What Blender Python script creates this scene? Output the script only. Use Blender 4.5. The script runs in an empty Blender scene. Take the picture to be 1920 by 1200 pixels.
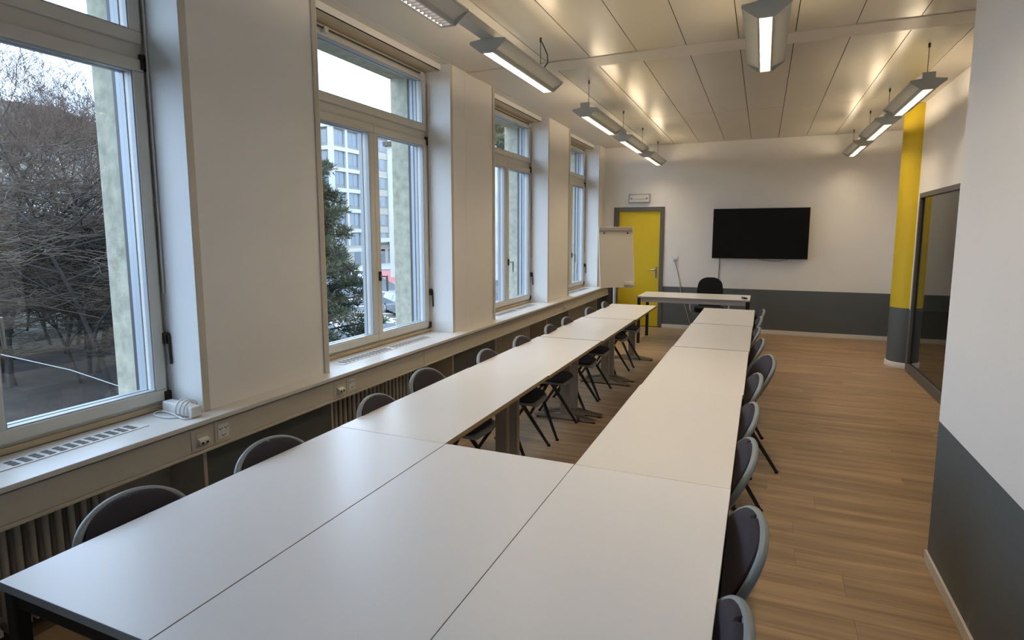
import bpy, bmesh, math, random
from mathutils import Vector, Matrix, Euler
random.seed(7)
PI = math.pi
scene = bpy.context.scene
COL = scene.collection

# ------------------------------------------------------------------ camera
CZ = 1.67
cam_d = bpy.data.cameras.new('camera')
cam_d.sensor_width = 36.0
cam_d.lens = 1099.43 / 1920.0 * 36.0
cam_d.shift_x = (960 - 950.01) / 1920.0
cam_d.shift_y = -(600 - 573.43) / 1920.0
cam_d.clip_start = 0.02
cam_d.clip_end = 600
cam = bpy.data.objects.new('camera', cam_d)
R_ = Vector((0.91739987, 0.39796406, -0.00144256))
U_ = Vector((-0.04673878, 0.1113421, 0.99268244))
F_ = Vector((-0.39521255, 0.91061932, -0.12074558))
cam.matrix_world = Matrix(((R_.x, U_.x, -F_.x, 0), (R_.y, U_.y, -F_.y, 0), (R_.z, U_.z, -F_.z, CZ), (0, 0, 0, 1)))
COL.objects.link(cam)
scene.camera = cam

# ------------------------------------------------------------------ sky, exposure
SKY = 4.1
world = bpy.data.worlds.new('sky')
scene.world = world
world.use_nodes = True
wn = world.node_tree
wn.nodes.clear()
_tc = wn.nodes.new('ShaderNodeTexCoord')
_mp = wn.nodes.new('ShaderNodeMapping'); _mp.inputs['Scale'].default_value = (1.5, 1.5, 5.0)
_nz = wn.nodes.new('ShaderNodeTexNoise'); _nz.inputs['Scale'].default_value = 1.6; _nz.inputs['Detail'].default_value = 5
_cr = wn.nodes.new('ShaderNodeValToRGB')
_cr.color_ramp.elements[0].position = 0.35; _cr.color_ramp.elements[0].color = (0.46, 0.62, 0.92, 1)
_cr.color_ramp.elements[1].position = 0.70; _cr.color_ramp.elements[1].color = (0.62, 0.74, 0.94, 1)
_bg = wn.nodes.new('ShaderNodeBackground'); _bg.inputs['Strength'].default_value = SKY
_wo = wn.nodes.new('ShaderNodeOutputWorld')
wn.links.new(_tc.outputs['Generated'], _mp.inputs['Vector']); wn.links.new(_mp.outputs[0], _nz.inputs['Vector'])
wn.links.new(_nz.outputs[0], _cr.inputs[0]); wn.links.new(_cr.outputs[0], _bg.inputs['Color']); wn.links.new(_bg.outputs[0], _wo.inputs[0])

LAMP_DOWN = 52.0
LAMP_UP = 17.0
LAMP_COL = (1.0, 0.80, 0.55)
vs = scene.view_settings
vs.view_transform = 'Standard'
vs.look = 'None'
vs.gamma = 1.0
vs.exposure = 0.62
vs.use_curve_mapping = False
scene.cycles.max_bounces = 6
scene.cycles.diffuse_bounces = 3
scene.cycles.glossy_bounces = 3
scene.cycles.transparent_max_bounces = 10

# ------------------------------------------------------------------ materials
def srgb(r, g, b):
    f = lambda c: c / 12.92 if c <= 0.04045 else ((c + 0.055) / 1.055) ** 2.4
    return (f(r / 255), f(g / 255), f(b / 255))

MATS = {}
def mat(name, col, rough=0.6, metal=0.0, spec=0.5, noise=0.0, nscale=8.0, bump=0.0, bscale=60.0, rnd=0.0, stretch=None, coat=0.0, detail=4):
    m = bpy.data.materials.new(name); m.use_nodes = True
    nt = m.node_tree; b = nt.nodes['Principled BSDF']
    b.inputs['Base Color'].default_value = (*col, 1); b.inputs['Roughness'].default_value = rough
    b.inputs['Metallic'].default_value = metal; b.inputs['Specular IOR Level'].default_value = spec
    if coat: b.inputs['Coat Weight'].default_value = coat
    src = None
    tc = nt.nodes.new('ShaderNodeTexCoord'); vec = tc.outputs['Object']
    if stretch:
        mp = nt.nodes.new('ShaderNodeMapping'); mp.inputs['Scale'].default_value = stretch
        nt.links.new(vec, mp.inputs['Vector']); vec = mp.outputs[0]
    if noise or rnd:
        mix = nt.nodes.new('ShaderNodeHueSaturation'); mix.inputs['Color'].default_value = (*col, 1)
        val = nt.nodes.new('ShaderNodeMath'); val.operation = 'ADD'; val.inputs[0].default_value = 1.0; val.inputs[1].default_value = 0.0
        if noise:
            n = nt.nodes.new('ShaderNodeTexNoise'); n.inputs['Scale'].default_value = nscale; n.inputs['Detail'].default_value = detail
            nt.links.new(vec, n.inputs['Vector'])
            mr = nt.nodes.new('ShaderNodeMapRange'); mr.inputs[1].default_value = 0.25; mr.inputs[2].default_value = 0.75
            mr.inputs[3].default_value = 1 - noise; mr.inputs[4].default_value = 1 + noise
            nt.links.new(n.outputs[0], mr.inputs[0]); nt.links.new(mr.outputs[0], val.inputs[0])
        if rnd:
            oi = nt.nodes.new('ShaderNodeObjectInfo')
            mr2 = nt.nodes.new('ShaderNodeMapRange'); mr2.inputs[3].default_value = -rnd; mr2.inputs[4].default_value = rnd
            nt.links.new(oi.outputs['Random'], mr2.inputs[0]); nt.links.new(mr2.outputs[0], val.inputs[1])
        nt.links.new(val.outputs[0], mix.inputs['Value']); nt.links.new(mix.outputs[0], b.inputs['Base Color'])
    if bump:
        n2 = nt.nodes.new('ShaderNodeTexNoise'); n2.inputs['Scale'].default_value = bscale; n2.inputs['Detail'].default_value = 3
        nt.links.new(vec, n2.inputs['Vector'])
        bp = nt.nodes.new('ShaderNodeBump'); bp.inputs['Strength'].default_value = bump; bp.inputs['Distance'].default_value = 0.01
        nt.links.new(n2.outputs[0], bp.inputs['Height']); nt.links.new(bp.outputs[0], b.inputs['Normal'])
    MATS[name] = m
    return m

def glass_mat(name, tint=(0.94, 0.97, 0.96), boost=1.0):
    m = bpy.data.materials.new(name); m.use_nodes = True
    nt = m.node_tree; nt.nodes.clear()
    o = nt.nodes.new('ShaderNodeOutputMaterial'); mx = nt.nodes.new('ShaderNodeMixShader')
    t = nt.nodes.new('ShaderNodeBsdfTransparent'); t.inputs[0].default_value = (*tint, 1)
    g = nt.nodes.new('ShaderNodeBsdfGlossy'); g.inputs['Roughness'].default_value = 0.02
    lw = nt.nodes.new('ShaderNodeLayerWeight'); lw.inputs[0].default_value = 0.5
    p5 = nt.nodes.new('ShaderNodeMath'); p5.operation = 'POWER'; p5.inputs[1].default_value = 5.0
    f = nt.nodes.new('ShaderNodeMath'); f.operation = 'MULTIPLY_ADD'; f.inputs[1].default_value = 0.95; f.inputs[2].default_value = 0.042 * boost
    nt.links.new(lw.outputs['Facing'], p5.inputs[0]); nt.links.new(p5.outputs[0], f.inputs[0])
    nt.links.new(f.outputs[0], mx.inputs[0]); nt.links.new(t.outputs[0], mx.inputs[1]); nt.links.new(g.outputs[0], mx.inputs[2])
    nt.links.new(mx.outputs[0], o.inputs[0])
    MATS[name] = m
    return m

def emis(name, col, s):
    m = bpy.data.materials.new(name); m.use_nodes = True
    nt = m.node_tree; nt.nodes.clear()
    o = nt.nodes.new('ShaderNodeOutputMaterial'); e = nt.nodes.new('ShaderNodeEmission')
    e.inputs[0].default_value = (*col, 1); e.inputs[1].default_value = s
    nt.links.new(e.outputs[0], o.inputs[0]); MATS[name] = m
    return m

mat('wall_white', (0.86, 0.835, 0.80), 0.75, noise=0.012, nscale=3, bump=0.10, bscale=170)
mat('reveal_white', (0.80, 0.80, 0.78), 0.55, noise=0.01, nscale=3)
mat('dado_grey', (0.112, 0.128, 0.132), 0.55, noise=0.03, nscale=4, bump=0.08, bscale=170)
mat('yellow_paint', (0.74, 0.53, 0.012), 0.5, noise=0.02, nscale=3, bump=0.05, bscale=120)
mat('beige_trim', (0.60, 0.55, 0.46), 0.5, noise=0.03, nscale=6)
mat('cream_duct', (0.60, 0.56, 0.48), 0.45, noise=0.015, nscale=5)
mat('window_paint', (0.66, 0.63, 0.56), 0.4, noise=0.02, nscale=6)
mat('head_wood', (0.52, 0.42, 0.27), 0.5, noise=0.08, nscale=5, stretch=(1, 0.2, 4))
mat('sill_stone', (0.72, 0.70, 0.66), 0.35, noise=0.02, nscale=10)
mat('skirting', (0.74, 0.71, 0.66), 0.45)
mat('ceiling_panel', (0.54, 0.49, 0.385), 0.34, metal=0.0, spec=0.9, noise=0.03, nscale=2.0, rnd=0.02, coat=0.35)
MATS['ceiling_panel'].node_tree.nodes['Principled BSDF'].inputs['Coat Roughness'].default_value = 0.22
mat('ceiling_strip', (0.63, 0.58, 0.50), 0.45, noise=0.02, nscale=2)
mat('joint_dark', (0.03, 0.026, 0.02), 0.9)
mat('plank', (0.38, 0.26, 0.150), 0.40, rnd=0.07)
_m = MATS['plank']; _n = _m.node_tree; _l = _n.links
_geo = _n.nodes.new('ShaderNodeNewGeometry'); _oi = _n.nodes.new('ShaderNodeObjectInfo')
_of = _n.nodes.new('ShaderNodeVectorMath'); _of.operation = 'SCALE'; _of.inputs[0].default_value = (37.0, 11.0, 5.0); _l.new(_oi.outputs['Random'], _of.inputs['Scale'])
_ad = _n.nodes.new('ShaderNodeVectorMath'); _ad.operation = 'ADD'; _l.new(_geo.outputs['Position'], _ad.inputs[0]); _l.new(_of.outputs[0], _ad.inputs[1])
_ma = _n.nodes.new('ShaderNodeMapping'); _ma.inputs['Scale'].default_value = (1.1, 14.0, 1.0); _l.new(_ad.outputs[0], _ma.inputs['Vector'])
_n1 = _n.nodes.new('ShaderNodeTexNoise'); _n1.inputs['Scale'].default_value = 1.0; _n1.inputs['Detail'].default_value = 3; _n1.inputs['Distortion'].default_value = 0.6; _l.new(_ma.outputs[0], _n1.inputs['Vector'])
_mb2 = _n.nodes.new('ShaderNodeMapping'); _mb2.inputs['Scale'].default_value = (3.0, 90.0, 1.0); _l.new(_ad.outputs[0], _mb2.inputs['Vector'])
_n2 = _n.nodes.new('ShaderNodeTexNoise'); _n2.inputs['Scale'].default_value = 1.0; _n2.inputs['Detail'].default_value = 4; _l.new(_mb2.outputs[0], _n2.inputs['Vector'])
_av = _n.nodes.new('ShaderNodeMath'); _av.operation = 'MULTIPLY_ADD'; _av.inputs[1].default_value = 0.35; _l.new(_n2.outputs[0], _av.inputs[0]); _l.new(_n1.outputs[0], _av.inputs[2])
_r = _n.nodes.new('ShaderNodeMapRange'); _r.inputs[1].default_value = 0.42; _r.inputs[2].default_value = 0.93; _r.inputs[3].default_value = 0.62; _r.inputs[4].default_value = 1.32; _l.new(_av.outputs[0], _r.inputs[0])
_v = [q for q in _n.nodes if q.type == 'MATH' and q.operation == 'ADD'][0]
_l.new(_r.outputs[0], _v.inputs[0])
mat('floor_base', (0.12, 0.085, 0.055), 0.7)
mat('table_top', (0.86, 0.85, 0.85), 0.30, noise=0.015, nscale=300, bump=0.03, bscale=500)
mat('table_top_warm', (0.86, 0.835, 0.79), 0.26, noise=0.015, nscale=300, bump=0.03, bscale=500)
mat('edge_wood', (0.34, 0.25, 0.12), 0.5, noise=0.1, nscale=20)
mat('edge_grey', (0.30, 0.30, 0.31), 0.45)
mat('black_steel', (0.012, 0.012, 0.013), 0.35)
mat('leg_metal', (0.40, 0.36, 0.30), 0.38, metal=0.6)
mat('polished_foot', (0.55, 0.54, 0.52), 0.2, metal=0.9)
mat('rubber', (0.012, 0.012, 0.012), 0.7)
mat('shell_grey', (0.235, 0.265, 0.270), 0.36, noise=0.02, nscale=20)
mat('pad_fabric', (0.036, 0.031, 0.040), 0.95, noise=0.15, nscale=220, bump=0.15, bscale=400)
mat('black_fabric', (0.008, 0.008, 0.009), 0.95, noise=0.1, nscale=200)
mat('black_plastic', (0.012, 0.012, 0.013), 0.4)
mat('light_plastic', (0.42, 0.42, 0.42), 0.4)
mat('tv_screen', (0.004, 0.004, 0.004), 0.28, spec=0.3)
mat('door_frame', (0.125, 0.118, 0.108), 0.45)
mat('steel', (0.45, 0.44, 0.42), 0.3, metal=1.0)
mat('partition_frame', (0.11, 0.105, 0.105), 0.4)
mat('white_plastic', (0.78, 0.77, 0.74), 0.35)
mat('cream_plastic', (0.62, 0.58, 0.50), 0.4)
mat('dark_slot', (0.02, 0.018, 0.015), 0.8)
mat('grille_slot', (0.10, 0.10, 0.10), 0.7)
mat('lamp_grey', (0.50, 0.51, 0.49), 0.4)
mat('lamp_wing', (0.52, 0.52, 0.48), 0.35)
_m = MATS['lamp_wing']; _b = _m.node_tree.nodes['Principled BSDF']; _t = _m.node_tree.nodes.new('ShaderNodeBsdfTranslucent'); _t.inputs[0].default_value = (0.75, 0.75, 0.70, 1)
_x = _m.node_tree.nodes.new('ShaderNodeMixShader'); _x.inputs[0].default_value = 0.12; _o = _m.node_tree.nodes['Material Output']
_m.node_tree.links.new(_b.outputs[0], _x.inputs[1]); _m.node_tree.links.new(_t.outputs[0], _x.inputs[2]); _m.node_tree.links.new(_x.outputs[0], _o.inputs[0])
mat('louvre', (0.09, 0.085, 0.08), 0.5)
mat('cable_dark', (0.05, 0.045, 0.04), 0.5)
mat('radiator', (0.50, 0.47, 0.40), 0.4)
mat('board_white', (0.72, 0.69, 0.64), 0.35)
mat('bar_grey', (0.40, 0.38, 0.35), 0.4, metal=0.3)
mat('stone', (0.44, 0.42, 0.32), 0.9, noise=0.30, nscale=14, bump=0.35, bscale=60, detail=10)
mat('stone_sill', (0.26, 0.27, 0.27), 0.8, noise=0.08, nscale=9)
mat('alu_white', (0.40, 0.43, 0.46), 0.3)
mat('dark_line', (0.03, 0.032, 0.035), 0.5)
mat('hardware', (0.05, 0.04, 0.03), 0.4, metal=0.7)
glass_mat('pane_glass')
glass_mat('partition_glass', (0.42, 0.47, 0.46), 1.08)
mat('asphalt', (0.075, 0.08, 0.088), 0.8, noise=0.18, nscale=0.6, bump=0.1, bscale=30)
mat('pavement', (0.33, 0.32, 0.31), 0.8, noise=0.1, nscale=0.8)
mat('leaf_litter', (0.030, 0.019, 0.012), 0.95, noise=0.55, nscale=1.1, detail=10, bump=0.6, bscale=8)
mat('lawn', (0.05, 0.048, 0.026), 0.95, noise=0.25, nscale=1.2)
mat('paint_white', (0.62, 0.64, 0.65), 0.7)
mat('paint_yellow', (0.66, 0.60, 0.34), 0.7)
mat('paint_red', (0.42, 0.13, 0.12), 0.8, noise=0.1, nscale=1)
mat('bark', (0.026, 0.020, 0.016), 0.95, noise=0.3, nscale=5)
mat('twig', (0.085, 0.054, 0.036), 0.95, noise=0.35, nscale=0.8)
mat('twig_dark', (0.060, 0.042, 0.026), 0.95, noise=0.4, nscale=0.8)
mat('needle', (0.036, 0.046, 0.020), 0.8, noise=0.55, nscale=2.0)
mat('leaf_green', (0.075, 0.095, 0.045), 0.7, noise=0.5, nscale=1.5)
mat('facade_white', (0.46, 0.45, 0.42), 0.8, noise=0.04, nscale=0.3)
mat('facade_cream', (0.34, 0.31, 0.25), 0.8, noise=0.06, nscale=0.4)
mat('facade_grey', (0.22, 0.215, 0.20), 0.8)
mat('roof_brown', (0.075, 0.06, 0.048), 0.9, noise=0.2, nscale=1)
mat('far_window', (0.13, 0.16, 0.18), 0.12, spec=0.6, rnd=0.05)
mat('far_frame', (0.20, 0.19, 0.17), 0.5)
mat('car_white', (0.72, 0.73, 0.74), 0.25, coat=0.5)
mat('car_grey', (0.17, 0.19, 0.21), 0.25, metal=0.3, coat=0.5)
mat('car_glass', (0.02, 0.025, 0.03), 0.08, spec=0.8)
mat('tail_red', (0.35, 0.02, 0.02), 0.3)
mat('corridor', (0.30, 0.29, 0.27), 0.8)
emis('lamp_down', LAMP_COL, LAMP_DOWN)
emis('lamp_up', LAMP_COL, LAMP_UP)
emis('lamp_dimmed', (1.0, 0.92, 0.84), 6.0)

# ------------------------------------------------------------------ mesh builder
class MB:
    def __init__(s): s.v = []; s.f = []; s.m = []; s.sm = []
    def add(s, vs_, fs, mi=0, smooth=False):
        o = len(s.v); s.v += [tuple(v) for v in vs_]
        for f in fs: s.f.append(tuple(i + o for i in f)); s.m.append(mi); s.sm.append(smooth)
        return s
    def box(s, x0, x1, y0, y1, z0, z1, mi=0):
        v = [(x0, y0, z0), (x1, y0, z0), (x1, y1, z0), (x0, y1, z0), (x0, y0, z1), (x1, y0, z1), (x1, y1, z1), (x0, y1, z1)]
        return s.add(v, [(0, 3, 2, 1), (4, 5, 6, 7), (0, 1, 5, 4), (1, 2, 6, 5), (2, 3, 7, 6), (3, 0, 4, 7)], mi)
    def prism(s, poly, axis, a, b, mi=0, smooth=False):
        # poly: list of 2D points in the plane perpendicular to axis, CCW; extruded a..b
        def P(p, t):
            if axis == 'x': return (t, p[0], p[1])
            if axis == 'y': return (p[0], t, p[1])
            return (p[0], p[1], t)
        n = len(poly)
        v = [P(p, a) for p in poly] + [P(p, b) for p in poly]
        fs = [tuple(range(n - 1, -1, -1)), tuple(range(n, 2 * n))]
        s.add(v, fs, mi)
        s.add(v, [(i, (i + 1) % n, n + (i + 1) % n, n + i) for i in range(n)], mi, smooth)
        return s
    def tube(s, pts, r, n=8, mi=0, caps=True):
        pts = [Vector(p) for p in pts]
        rs = r if isinstance(r, (list, tuple)) else [r] * len(pts)
        rings = []
        up = Vector((0, 0, 1))
        prev = None
        for i, p in enumerate(pts):
            d = (pts[min(i + 1, len(pts) - 1)] - pts[max(i - 1, 0)])
            if d.length < 1e-9: d = Vector((0, 0, 1))
            d.normalize()
            if prev is None:
                a = d.cross(up)
                if a.length < 1e-3: a = d.cross(Vector((1, 0, 0)))
            else:
                a = prev - d * prev.dot(d)
                if a.length < 1e-4: a = d.cross(up)
            a.normalize(); prev = a
            b = d.cross(a)
            rings.append([p + (a * math.cos(2 * PI * k / n) + b * math.sin(2 * PI * k / n)) * rs[i] for k in range(n)])
        v = [q for rg in rings for q in rg]
        fs = []
        for i in range(len(pts) - 1):
            for k in range(n):
                fs.append((i * n + k, i * n + (k + 1) % n, (i + 1) * n + (k + 1) % n, (i + 1) * n + k))
        s.add(v, fs, mi, True)
        if caps:
            s.add(rings[0], [tuple(range(n - 1, -1, -1))], mi); s.add(rings[-1], [tuple(range(n))], mi)
        return s
    def lathe(s, prof, c=(0, 0), n=24, mi=0):
        v = []; fs = []
        for (r, z) in prof:
            for k in range(n): v.append((c[0] + r * math.cos(2 * PI * k / n), c[1] + r * math.sin(2 * PI * k / n), z))
        for i in range(len(prof) - 1):
            for k in range(n): fs.append((i * n + k, i * n + (k + 1) % n, (i + 1) * n + (k + 1) % n, (i + 1) * n + k))
        s.add(v, fs, mi, True)
        s.add([(c[0] + prof[0][0] * math.cos(2 * PI * k / n), c[1] + prof[0][0] * math.sin(2 * PI * k / n), prof[0][1]) for k in range(n)], [tuple(range(n - 1, -1, -1))], mi)
        s.add([(c[0] + prof[-1][0] * math.cos(2 * PI * k / n), c[1] + prof[-1][0] * math.sin(2 * PI * k / n), prof[-1][1]) for k in range(n)], [tuple(range(n))], mi)
        return s
    def mesh(s, name, mats):
        me = bpy.data.meshes.new(name); me.from_pydata(s.v, [], s.f)
        for m in (mats if isinstance(mats, (list, tuple)) else [mats]): me.materials.append(MATS[m])
        me.polygons.foreach_set('material_index', s.m); me.polygons.foreach_set('use_smooth', s.sm)
        me.update()
        return me
    def build(s, name, mats, parent=None, bevel=0.0, loc=None, rot=None):
        return put(name, s.mesh(name, mats), parent, bevel, loc, rot)

def put(name, me, parent=None, bevel=0.0, loc=None, rot=None):
    o = bpy.data.objects.new(name, me); COL.objects.link(o)
    if parent is not None: o.parent = parent
    if loc is not None: o.location = loc
    if rot is not None: o.rotation_euler = rot
    if bevel:
        b = o.modifiers.new('bevel', 'BEVEL'); b.width = bevel; b.segments = 2; b.limit_method = 'ANGLE'; b.angle_limit = 0.7
    return o

def empty(name, loc=(0, 0, 0), rz=0.0):
    o = bpy.data.objects.new(name, None); COL.objects.link(o); o.location = loc; o.rotation_euler = (0, 0, rz); o.empty_display_size = 0.1
    return o

def tag(o, label=None, cat=None, group=None, kind=None):
    if label: o['label'] = label
    if cat: o['category'] = cat
    if group: o['group'] = group
    if kind: o['kind'] = kind
    return o

def copy_tree(o, parent=None):
    c = o.copy(); COL.objects.link(c); c.parent = parent
    for ch in list(o.children): copy_tree(ch, c)
    return c

def struct(name, mb, mats, bevel=0.0):
    return tag(mb.build(name, mats, None, bevel), kind='structure')

ORD = ['first', 'second', 'third', 'fourth', 'fifth', 'sixth', 'seventh', 'eighth', 'ninth', 'tenth', 'eleventh', 'twelfth']

# ------------------------------------------------------------------ room dimensions
XW, XS, XF = -2.695, -2.56, -2.95          # pier face, sill front, window plane
YB, YN = 10.714, -6.0                      # back wall, wall behind the camera
ZC, ZS = 3.219, 0.735                      # ceiling, sill top
XR, XR2, YR = 0.85, 1.70, 3.46             # near right wall, far right wall, its corner
DADO = 0.745
WINS = [(0.42, 2.138), (3.13, 4.895), (5.87, 7.595), (8.58, 10.262), (-2.30, -0.57), (-5.0, -3.28)]

# ------------------------------------------------------------------ floor with planks
fl = struct('floor', MB().box(-3.0, 3.4, YN, YB + 0.1, -0.12, -0.004), 'floor_base')
PL, PW = 1.25, 0.185
x_min, x_max = -2.72, 2.0
plank_mesh = {}
n_pl = 0
row = 0
y = 0.55
far_mb = MB()
rp = random.Random(3)
while y < YB - 0.01:
    y1 = min(y + PW, YB)
    off = rp.random() * PL
    x = x_min - off
    while x < x_max:
        a, b = max(x, x_min), min(x + PL, x_max)
        if b - a > 0.02 and not (y1 <= YR and a >= XR):
            if y1 <= YR: b = min(b, XR)
            key = (round(b - a, 2), round(y1 - y, 3))
            if key not in plank_mesh:
                w, d = key
                plank_mesh[key] = MB().box(0.0006, w - 0.0006, 0.0006, d - 0.0006, -0.006, 0).mesh('plank', 'plank')
            if n_pl < 298:
                put('plank', plank_mesh[key], fl, loc=(a, y, 0)); n_pl += 1
            else:
                far_mb.box(a + .0006, b - .0006, y + .0006, y1 - .0006, -0.006, 0)
        x += PL
    y += PW; row += 1
yy = 0.55
while yy > YN:
    far_mb.box(x_min, XR, yy - PW + .0006, yy - .0006, -0.006, 0); yy -= PW
tag(far_mb.build('plank_rows', 'plank', fl), kind='stuff')

# ------------------------------------------------------------------ ceiling: slab, panels, cross strip
ce = struct('ceiling', MB().box(-3.0, 3.4, YN, YB + 0.1, ZC + 0.012, ZC + 0.2), 'joint_dark')
PX = [-1.866, -1.465, -1.058, -0.652, -0.248, 0.158, 0.563, 0.967, 1.385]
BAYS = [(YN, 0.0), (0.0, 2.62), (2.62, 5.235), (5.525, 8.145), (8.145, YB - 0.004)]
rt = random.Random(11)
G = 0.003
def panel_part(name, x0, x1, y0, y1, m, tilt=0.0, z=ZC):
    w, d = x1 - x0, y1 - y0
    mb = MB().box(-w / 2 + G, w / 2 - G, -d / 2 + G, d / 2 - G, 0, 0.010)
    return mb.build(name, m, ce, loc=((x0 + x1) / 2, (y0 + y1) / 2, z), rot=(0, tilt, 0))
for (y0, y1) in BAYS:
    for i in range(len(PX) - 1):
        if y1 <= YR + .01 and PX[i] >= XR: continue
        t = 0.010 if i == 0 else rt.uniform(-0.004, 0.004)
        panel_part('ceiling_panel', PX[i], PX[i + 1], y0, y1, 'ceiling_panel', t)
    panel_part('ceiling_margin', -2.694, PX[0], y0, y1, 'ceiling_strip')
    if y1 > YR: panel_part('ceiling_margin', PX[-1], XR2 + 0.296 if y0 > 8 else XR2 - 0.002, max(y0, YR), y1, 'ceiling_strip')
panel_part('ceiling_cross_strip', -2.694, XR2 - 0.002, 5.238, 5.523, 'ceiling_strip', z=ZC - 0.006)

# ------------------------------------------------------------------ left wall with window openings
wl = MB()
edges = [YN] + [e for w in sorted(WINS) for e in w] + [YB]
piers = [(edges[i], edges[i + 1]) for i in range(0, len(edges), 2)]
for (a, b) in piers:
    wl.box(-3.02, XW, a, b, ZS, ZC + 0.02, 0)
    wl.box(-3.02, XW, a, b, 0, ZS, 1)
for (a, b) in WINS:
    wl.box(-3.02, -2.96, a, b, 0, ZS - 0.03, 2)
    wl.box(-3.02, -2.78, a, b, 3.165, ZC + 0.02, 0)
wall_left = struct('wall_left', wl, ['wall_white', 'dado_grey', 'beige_trim'])
for (a, b) in piers:
    for (e, s) in ((a, 1), (b, -1)):
        if e in (YN, YB): continue
        MB().box(XW, XW + 0.012, min(e, e + s * 0.042), max(e, e + s * 0.042), ZS + 0.001, ZC - 0.001).build('edge_strip', 'beige_trim', wall_left, bevel=0.003)
        MB().box(-2.94, XW + 0.011, min(e, e - s * 0.004), max(e, e - s * 0.004), ZS + 0.001, ZC - 0.001).build('reveal_lining', 'reveal_white', wall_left)
# seam in the second pier
MB().box(XW, XW + 0.003, 5.21, 5.225, ZS + 0.001, ZC - 0.001).build('pier_joint_strip', 'wall_white', wall_left)
# outer stone skin
for (a, b) in piers:
    MB().box(-3.31, -3.022, a - 0.045, b + 0.045, -3.4, 3.9).build('stone_pier', 'stone', wall_left, bevel=0.01)
for (a, b) in WINS:
    MB().box(-3.36, -3.022, a + 0.045, b - 0.045, 0.60, 0.745).build('stone_sill', 'stone_sill', wall_left, bevel=0.01)
    MB().box(-3.31, -3.022, a + 0.045, b - 0.045, -3.4, 0.60).build('stone_apron', 'stone', wall_left)
    MB().box(-3.31, -3.022, a + 0.045, b - 0.045, 3.13, 3.9).build('stone_lintel', 'stone', wall_left)
    MB().box(-2.80, -2.785, a, b, 3.165, ZC).build('head_board', 'head_wood', wall_left)
    MB().box(-2.784, -2.693, a + .001, b - .001, ZC - .004, ZC + .008).build('head_cover', 'ceiling_strip', wall_left)
    MB().box(-2.96, -2.80, a, b, 3.160, 3.172).build('head_soffit', 'head_wood', wall_left)

# ------------------------------------------------------------------ windows
def ring(mb, x0, x1, y0, y1, z0, z1, w, mi=0):
    mb.box(x0, x1, y0, y1, z0, z0 + w, mi); mb.box(x0, x1, y0, y1, z1 - w, z1, mi)
    mb.box(x0, x1, y0, y0 + w, z0 + w, z1 - w, mi); mb.box(x0, x1, y1 - w, y1, z0 + w, z1 - w, mi)
    return mb
def make_window(k, a, b):
    W = empty('window_%d' % k, (XF, (a + b) / 2, ZS)); tag(W, kind='structure')
    base = Vector((XF, (a + b) / 2, ZS))
    def part(name, mb, m, par, bevel=0.0):
        o = mb.build(name, m, par, bevel)
        if par is W: o.location = -base
        return o
    mid = (a + b) / 2 + 0.035
    f = MB(); ring(f, -3.02, XF, a + .001, b - .001, ZS + .001, 3.160, 0.042)
    f.box(-3.02, XF, a + .04, b - .04, 2.548, 2.628)
    part('window_frame', f, 'window_paint', W, 0.004)
    part('weather_strip', MB().box(XF, XF + 0.02, a + .002, b - .002, ZS + .001, ZS + 0.03), 'head_wood', W, 0.004)
    for (y0, y1, z0, z1, hd) in ((a + .022, mid - .001, 0.782, 2.55, 0), (mid + .001, b - .022, 0.782, 2.55, 1), (a + .022, b - .022, 2.626, 3.138, 0)):
        s = MB(); ring(s, XF - 0.05, XF + 0.022, y0, y1, z0, z1, 0.060)
        so = part('sash', s, 'window_paint', W, 0.006)
        g = MB(); ring(g, XF - 0.078, XF - 0.05, y0 + .04, y1 - .04, z0 + .04, z1 - .04, 0.024)
        part('outer_sash', g, 'alu_white', so)
        part('glazing_bead', ring(MB(), XF - 0.012, XF + 0.014, y0 + .056, y1 - .056, z0 + .056, z1 - .056, 0.010), 'alu_white', so)
        part('pane', MB().box(XF - 0.030, XF - 0.026, y0 + .058, y1 - .058, z0 + .058, z1 - .058), 'pane_glass', so)
        if hd:
            hm = MB(); hm.box(XF + .022, XF + .034, y0 + .012, y0 + .044, 1.285, 1.365)
            part('handle_plate', hm, 'hardware', so, 0.003)
            lv = MB(); lv.tube([(XF + .034, y0 + .028, 1.325), (XF + .075, y0 + .028, 1.325), (XF + .078, y0 + .055, 1.325)], 0.008, 8)
            lv.tube([(XF + .078, y0 + .05, 1.333), (XF + .078, y0 + .055, 1.20)], [0.010, 0.008], 8)
            part('handle', lv, 'steel', so)
    # hinge, catch and lever on the right of the casement
    part('hinge', MB().box(XF + .010, XF + .03, b - .040, b - .004, 2.50, 2.575), 'hardware', W)
    part('hinge', MB().box(XF + .010, XF + .03, b - .040, b - .004, 0.775, 0.83), 'hardware', W)
    rd = MB().tube([(XF + .035, b - .012, 1.36), (XF + .035, b - .012, 3.05)], 0.006, 6)
    part('opener_rod', rd, 'window_paint', W)
    lv = MB().box(XF + .02, XF + .045, b - .03, b - .004, 1.09, 1.15); lv.tube([(XF + .05, b - .014, 1.14), (XF + .055, b - .012, 0.98)], 0.007, 6)
    part('opener_lever', lv, 'hardware', W)
    br = MB().tube([(XF + .045, a + .03, 3.115), (XF + .045, b - .12, 3.115)], 0.006, 6)
    part('blind_rod', br, 'dark_line', W)
    for yy_ in (a + .35, b - .14):
        part('rod_bracket', MB().box(XF + .02, XF + .06, yy_ - .02, yy_ + .02, 3.085, 3.13), 'window_paint', W, .003)
    # outside shutter guide rails
    for yy_ in (a + .05, b - .075):
        part('guide_rail', MB().box(-3.10, -3.075, yy_, yy_ + .025, 0.76, 3.13), 'dark_line', W)
        part('guide_channel', MB().box(-3.075, -3.045, yy_, yy_ + .025, 0.76, 3.13), 'alu_white', W)
    return W
for k, (a, b) in enumerate(WINS): make_window(k + 1, a, b)

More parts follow.
